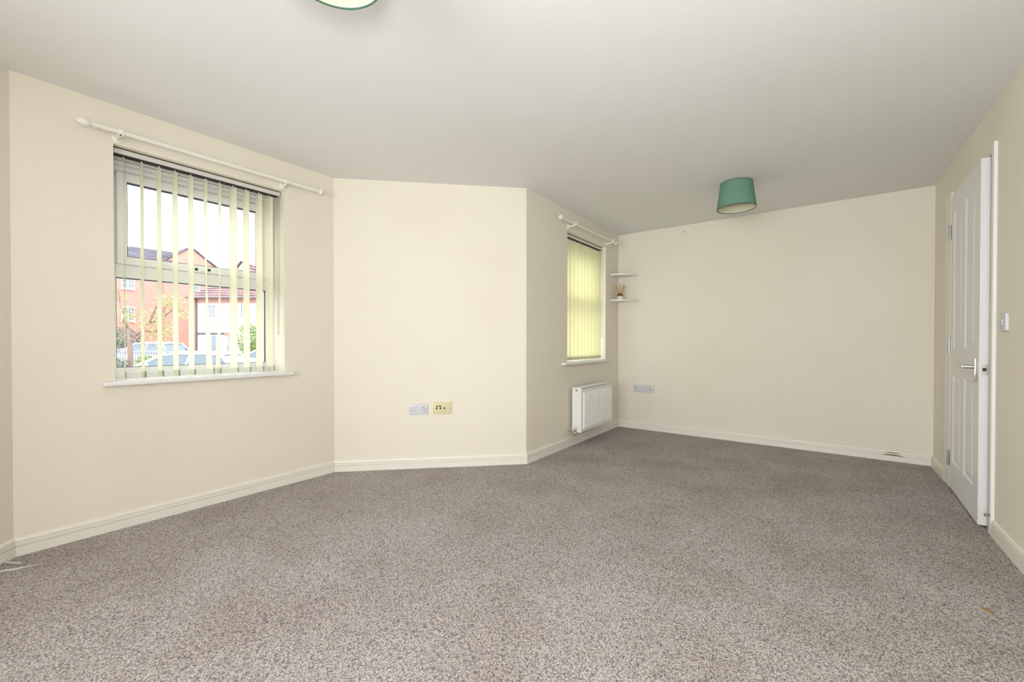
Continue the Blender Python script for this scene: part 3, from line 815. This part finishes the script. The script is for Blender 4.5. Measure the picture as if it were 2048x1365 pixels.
def slope(bm, a, b, c, d, course=0.34, th=0.09):
    """tiled slope: a-b eave (left to right), d-c ridge; overlapping courses"""
    a, b, c, d = map(Vector, (a, b, c, d))
    nrm = (b - a).cross(d - a).normalized()
    if nrm.z < 0: nrm = -nrm
    n = max(2, int(((d - a).length + (c - b).length) / 2 / course))
    for i in range(n):
        t0, t1 = i / n, (i + 1) / n
        p0, p1, q0, q1 = a.lerp(d, t0), b.lerp(c, t0), a.lerp(d, t1), b.lerp(c, t1)
        lo = nrm * (th + 0.03); hi = nrm * 0.03
        vs = [bm.verts.new(p) for p in (p0, p1, q1, q0)] + [bm.verts.new(p) for p in (p0 + lo, p1 + lo, q1 + hi, q0 + hi)]
        for f in ((3, 2, 1, 0), (4, 5, 6, 7), (0, 1, 5, 4), (1, 2, 6, 5), (2, 3, 7, 6), (3, 0, 4, 7)): bm.faces.new([vs[k] for k in f])

def brick_house():
    X = -45.0; y0, y1 = 6.4, 14.55; ez = 7.8; dep = 8.0; rz = 9.35
    root = tag(empty('brick_house', (X, (y0 + y1) / 2, GZ)), 'red brick house with grey roof and front gable seen through the nearer window', 'house')
    off = Vector(root.location)
    def P(nm, bm, m, parent=root):
        for v in bm.verts: v.co -= off
        return obj(nm, bm, m, parent)
    P('wall', B((X - dep, X, y0, y1, GZ, ez)), M['brick'])
    gy0, gy1 = 10.75, 14.50; gm = (gy0 + gy1) / 2; gz = 9.30
    bm = bmesh.new()
    add_prism(bm, [(X + 0.15, gy0, GZ), (X + 0.15, gy1, GZ), (X + 0.15, gy1, ez), (X + 0.15, gm, gz), (X + 0.15, gy0, ez)], (-4.3, 0, 0))
    P('gable_wall', bm, M['brick'])
    bm = bmesh.new()
    slope(bm, (X + 0.25, y0 - .3, ez), (X + .25, gy0 + .6, ez), (X - 4, gm - .2, rz), (X - 4, y0 + 3.2, rz))
    slope(bm, (X - dep - .25, y0 - .3, ez), (X + .25, y0 - .3, ez), (X - 4, y0 + 3.2, rz), (X - 4, y0 + 3.2, rz))
    slope(bm, (X + .35, gy0 - .25, ez - .1), (X - 4.3, gy0 - .25, ez - .1), (X - 4.3, gm, gz + .05), (X + .35, gm, gz + .05))
    slope(bm, (X + .35, gy1 + .25, ez - .1), (X - 4.3, gy1 + .25, ez - .1), (X - 4.3, gm, gz + .05), (X + .35, gm, gz + .05))
    P('roof', bm, M['tile_grey'])
    bm = bmesh.new()
    add_box(bm, X + .15, X + .30, y0 - .3, gy0 - .3, ez - .16, ez - .02)
    P('gutter', bm, M['pipe'])
    def place(y, z, dx=0): return Matrix(((0, 1, 0, X + dx - off.x), (1, 0, 0, y - off.y), (0, 0, 1, z - off.z), (0, 0, 0, 1)))
    for px0, px1, pt, pb in ((243, 270, 555, 578), (243, 270, 614, 643), (243, 270, 678, 707)):
        ya, yb = ypx(px0, X), ypx(px1, X); zt, zb = zpx(256, pt, X), zpx(256, pb, X)
        if pt == 555: zt = zb + 1.3
        house_window(root, place((ya + yb) / 2, zb), yb - ya, zt - zb)
    for pt, pb in ((570, 591), (622, 651)):
        ya, yb = ypx(383, X), ypx(399, X)
        house_window(root, place((ya + yb) / 2, zpx(391, pb, X), .17), yb - ya, 1.25)
brick_house()

def rendered_house():
    D = 30.0
    o0 = at(394, 690, D); rz = YAW + math.radians(2)
    root = tag(empty('rendered_house', (o0.x, o0.y, GZ), rz), 'white rendered house with red tiled roof right of the brick house', 'house')
    k = D / F_PX                                        # metres per pixel on its front
    def lx(px): return (px - 394) * k
    def lz(py): return 1.03 + (CY - py) * k - D * 0.0086 - GZ
    def P(nm, bm, m, parent=root): return obj(nm, bm, m, parent)
    Wd = lx(640); ez = lz(598)
    P('wall', B((0, Wd, 0, 8.5, 0, ez - 0.32)), M['render'])
    P('brick_band', B((-0.02, Wd + .02, -0.03, 8.5, ez - 0.32, ez)), M['brick'])
    P('string_course', B((-0.03, lx(448), -0.10, 0, lz(669.5), lz(666)), ), M['pipe'])
    P('brick_panel', B((lx(448), lx(466), -0.04, 0, lz(672), lz(665))), M['brick'])
    P('side_brick_wall', B((-0.34, -0.02, 0.05, 8.4, 0, ez)), M['brick'])
    rzv = lz(507) + 0.65
    bm = bmesh.new()
    slope(bm, (-0.45, -0.35, ez), (Wd + .4, -0.35, ez), (Wd - 3.0, 4.2, rzv), (3.3, 4.2, rzv), 0.33)
    slope(bm, (-0.45, 8.9, ez), (-0.45, -0.35, ez), (3.3, 4.2, rzv), (3.3, 4.2, rzv), 0.33)
    P('roof', bm, M['tile_red'])
    P('gutter', B((-0.5, Wd + .4, -0.47, -0.35, ez - .02, ez + .09)), M['pipe'])
    P('downpipe', B((-0.05, 0.05, -0.12, -0.02, 0, ez - .1), (-0.05, 0.05, -0.40, -0.02, ez - .12, ez - .02)), M['pipe'])
    # gabled dormer
    a0, a1, am = lx(440), lx(492), lx(468)
    bz, tz = lz(548), lz(519)
    bm = bmesh.new(); add_prism(bm, [(a0 + .2, 1.0, bz - .9), (a1 - .2, 1.0, bz - .9), (a1 - .2, 1.0, bz), (am, 1.0, tz), (a0 + .2, 1.0, bz)], (0, 3.0, 0))
    P('dormer', bm, M['barge'])
    bm = bmesh.new()
    slope(bm, (a0, 0.8, bz), (a0, 4.2, bz), (am, 4.2, tz + .05), (am, 0.8, tz + .05), .3)
    slope(bm, (a1, 0.8, bz), (a1, 4.2, bz), (am, 4.2, tz + .05), (am, 0.8, tz + .05), .3)
    P('dormer_roof', bm, M['tile_red'])
    for p0, p1, pt, pb in ((415, 433, 609, 638), (479, 499, 607, 637)):
        w, h = (p1 - p0) * k, (pb - pt) * k
        mt = Matrix(((-1, 0, 0, (lx(p0) + lx(p1)) / 2), (0, -1, 0, 0), (0, 0, 1, lz(pb)), (0, 0, 0, 1)))
        house_window(root, mt, w, h)
    P('door', B((lx(423), lx(430), -0.03, 0.01, 0, lz(672))), M['farglass'])
rendered_house()

def leaves(bm, c, r, n, size, squash=(1, 1, 1)):
    for _ in range(n):
        while True:
            p = Vector((random.uniform(-1, 1), random.uniform(-1, 1), random.uniform(-1, 1)))
            if 0.25 < p.length < 1: break
        p = Vector((p.x * r * squash[0], p.y * r * squash[1], p.z * r * squash[2])) + Vector(c)
        u = Vector((random.gauss(0, 1), random.gauss(0, 1), random.gauss(0, 1))).normalized()
        w = u.orthogonal().normalized(); s = size * random.uniform(.6, 1.3)
        vs = [bm.verts.new(p - u * s), bm.verts.new(p + w * s * .4), bm.verts.new(p + u * s), bm.verts.new(p - w * s * .4)]
        bm.faces.new(vs)

def tree():
    D = 17.0; b = at(261, 738, D); b.z = GZ
    root = tag(empty('young_tree', b), 'young street tree with sparse yellow-green leaves before the brick house', 'tree')
    R = rt0
    k = D / F_PX
    def q(px, py, f=0.0): p = at(px, py, D + f); return p - b
    trunk = [Vector((0, 0, 0)), q(261, 712), q(260, 692), q(258, 680)]
    obj('trunk', T_(trunk, [.11, .10, .09, .08], 8), M['bark'], root, True)
    br = [[(258, 682), (255, 655), (247, 630), (240, 605), (236, 575)], [(259, 688), (272, 670), (283, 662), (300, 645)], [(300, 645), (312, 615), (330, 600)],
          [(283, 662), (310, 664), (332, 655)], [(300, 645), (318, 640), (345, 620), (365, 622)], [(255, 655), (246, 640), (233, 633)], [(318, 640), (328, 618), (345, 596)]]
    for i, bb in enumerate(br):
        pts = [q(px, py, 0.3 * math.sin(i * 2 + j)) if j else q(px, py) for j, (px, py) in enumerate(bb)]
        obj('branch', T_(pts, [.055 - .045 * j / (len(pts) - 1) for j in range(len(pts))], 6), M['bark'], root, True)
    bm = bmesh.new()
    for px, py, r, n in ((240, 620, .35, 60), (236, 590, .3, 40), (252, 640, .35, 70), (300, 640, .5, 110), (318, 655, .5, 130), (332, 620, .5, 110), (350, 612, .45, 90), (366, 628, .3, 60), (328, 600, .3, 50), (346, 596, .3, 45), (315, 680, .35, 60), (336, 668, .35, 70), (290, 660, .4, 50), (262, 628, .3, 40)):
        leaves(bm, q(px, py), r, n, 0.062, (1, 1, .9))
    o = obj('foliage', bm, M['leaf1'], root); o['kind'] = 'stuff'
tree()

def bush(name, label, cat, px, py, D, r, n, m, squash=(1, 1, 1), size=.06, stems=True):
    p = at(px, py, D); base = Vector((p.x, p.y, GZ))
    root = tag(empty(name, base), label, cat)
    c = p - base
    bm = bmesh.new(); leaves(bm, c, r, n, size, squash)
    h = c.z
    leaves(bm, (0, 0, h * .45), r * .85, n // 2, size, (squash[0], squash[1], max(h * .55 / r, .3)))
    o = obj('foliage', bm, m, root); o['kind'] = 'stuff'
    bm = bmesh.new()
    for i in range(5):
        a = i * 1.25; add_tube(bm, [(0.05 * math.cos(a), 0.05 * math.sin(a), 0), (r * .4 * math.cos(a), r * .4 * math.sin(a), h * .6), (r * .6 * math.cos(a), r * .6 * math.sin(a), h + r * .2)], [.03, .02, .008], 5)
    obj('stem', bm, M['bark'], root)
bush('hedge', 'grey-green hedge below the brick house window, far left of the view', 'hedge', 244, 676, 27, 1.0, 900, M['leaf3'], (1.3, 1.0, .7), .09)
bush('green_shrub', 'tall green shrub against the white rendered house', 'shrub', 500, 678, 26, 1.0, 1100, M['leaf2'], (.75, .75, 1.0), .08)
bush('climbing_plant', 'thin dark climbing plant on the white rendered house', 'plant', 462, 668, 29, .55, 90, M['leaf3'], (.6, .5, 1.4), .08)
bush('low_bush', 'low green bush behind the fence at the foot of the young tree', 'bush', 290, 726, 15.5, .40, 420, M['leaf2'], (1.2, 1, .7), .045)
bush('dark_bush', 'dark low bush at the left edge of the window view', 'bush', 238, 728, 16.5, .32, 300, M['leaf3'], (1.1, 1, .8), .045)

def fence():
    D = 18.5; a = at(226, 712, D + 1.0); b = at(352, 712, D - 1.0); a.z = b.z = GZ
    root = tag(empty('picket_fence', (a.x, a.y, GZ), math.atan2(b.y - a.y, b.x - a.x)), 'pale grey picket fence in front of the further white car', 'fence')
    Lg = (b - a).length; top = 0.73 - GZ
    n = 24
    me = None
    for i in range(n + 1):
        x = Lg * i / n
        if me is None:
            bm = bmesh.new(); add_prism(bm, [(-.035, 0, 0), (.035, 0, 0), (.035, 0, top - .05), (0, 0, top), (-.035, 0, top - .05)], (0, .02, 0))
            o = obj('picket', bm, M['fence'], root); me = o.data
        else:
            o = bpy.data.objects.new('picket', me); COL.objects.link(o); o.parent = root
        o.location = (x, 0, 0)
    for z in (0.25, top - .25): obj('fence_rail', B((-.03, Lg + .03, .021, .06, z, z + .07)), M['fence'], root)
fence()

def car(label, px, D, yaw, Lc=4.2, Wc=1.72, Hc=1.45, hatch=0.25, zoff=0.0):
    p = at(px, 700, D)
    root = tag(empty('car', (p.x, p.y, GZ + zoff), YAW + yaw), label, 'car')
    h = Hc; bz = h * .66
    side = [(-Lc/2, .30), (-Lc/2 + .02, .62), (-Lc/2 + .22, .80), (-Lc * .24, bz + .02), (Lc * .40, bz + .04), (Lc/2 - .05, bz - .06), (Lc/2, .55), (Lc/2 - .04, .28), (-Lc/2 + .2, .20)]
    bm = bmesh.new(); add_prism(bm, [(x, -Wc / 2, z) for x, z in side], (0, Wc, 0))
    bmesh.ops.bevel(bm, geom=list(bm.edges), offset=.05, segments=2, affect='EDGES')
    obj('body', bm, M['carpaint'], root, True)
    # greenhouse: four corner posts, glass between, roof on top
    b = [(-Lc * .25, bz), (Lc * .42, bz)]; t = [(-Lc * .06, h - .05), (Lc * .33, h - .06)]
    wb, wt = Wc / 2 - .06, Wc / 2 - .22
    bm = bmesh.new()
    low = [(b[0][0], -wb, bz), (b[1][0], -wb, bz), (b[1][0], wb, bz), (b[0][0], wb, bz)]
    hi = [(t[0][0], -wt, h - .05), (t[1][0], -wt, h - .06), (t[1][0], wt, h - .06), (t[0][0], wt, h - .05)]
    A = [bm.verts.new(v) for v in low]; C_ = [bm.verts.new(v) for v in hi]
    for k in range(4): bm.faces.new((A[k], A[(k + 1) % 4], C_[(k + 1) % 4], C_[k]))
    bm.faces.new(A); bm.faces.new(C_)
    obj('window_glass', bm, M['carglass'], root)
    bm = bmesh.new(); n = 8
    gr = []
    for i in range(n + 1):
        s = i / n; x = t[0][0] - .08 + (t[1][0] - t[0][0] + .16) * s
        row = []
        for j in range(5):
            q = j / 4 * 2 - 1
            row.append((x, q * (wt + .03), h - .075 + .075 * math.sin(PI * s) ** .6 * (1 - .5 * q * q) + .02 * (1 - q * q)))
        gr.append(row)
    V = [[bm.verts.new(v) for v in r_] for r_ in gr]
    for r0, r1 in zip(V, V[1:]):
        for j in range(4): bm.faces.new((r0[j], r0[j + 1], r1[j + 1], r1[j]))
    geo = bmesh.ops.extrude_face_region(bm, geom=list(bm.faces))
    for v in geo['geom']:
        if isinstance(v, bmesh.types.BMVert): v.co.z -= .05
    obj('roof', bm, M['carpaint'], root, True)
    bm = bmesh.new()
    for k in range(4): add_tube(bm, [low[k], hi[k]], .045, 6)
    for s in (-1, 1): add_tube(bm, [(Lc * .10, s * (wb + .0), bz), (Lc * .12, s * (wt + .0), h - .05)], .035, 6)
    obj('pillar', bm, M['carpaint'], root, True)
    for sx in (-Lc * .31, Lc * .30):
        for sy in (-1, 1):
            o = obj('wheel', L_([(0, .20), (.0, .31), (.17, .31), (.17, .20)], (sx, sy * (Wc / 2 - .085) - .085, .31), (0, 1, 0), 20), M['tyre'], root, True)
            obj('hubcap', L_([(-.004, .19), (.174, .19)], (sx, sy * (Wc / 2 - .085) - .085, .31), (0, 1, 0), 16), M['brushed'], o, True)
    for sy in (-1, 1):
        obj('door_mirror', B((-Lc * .17, -Lc * .17 + .10, sy * (Wc / 2 + .08) - .09, sy * (Wc / 2 + .08) + .09, bz - .02, bz + .11), bev=.02), M['carpaint'], root)
        obj('headlamp', B((-Lc / 2 - .005, -Lc / 2 + .25, sy * (Wc / 2 - .25) - .16, sy * (Wc / 2 - .25) + .16, .60, .74), bev=.03), M['lamp_white'], root)
car('white car parked behind the picket fence and young tree', 302, 25.5, math.radians(-6), 4.3, 1.75, 1.62)
car('white car parked nearest the window, its bonnet pointing left', 372, 13.6, math.radians(10), 3.9, 1.7, 1.33)
car('white car at the right end of the window view, behind the blind vanes', 545, 19.0, math.radians(4), 4.1, 1.7, 1.38)
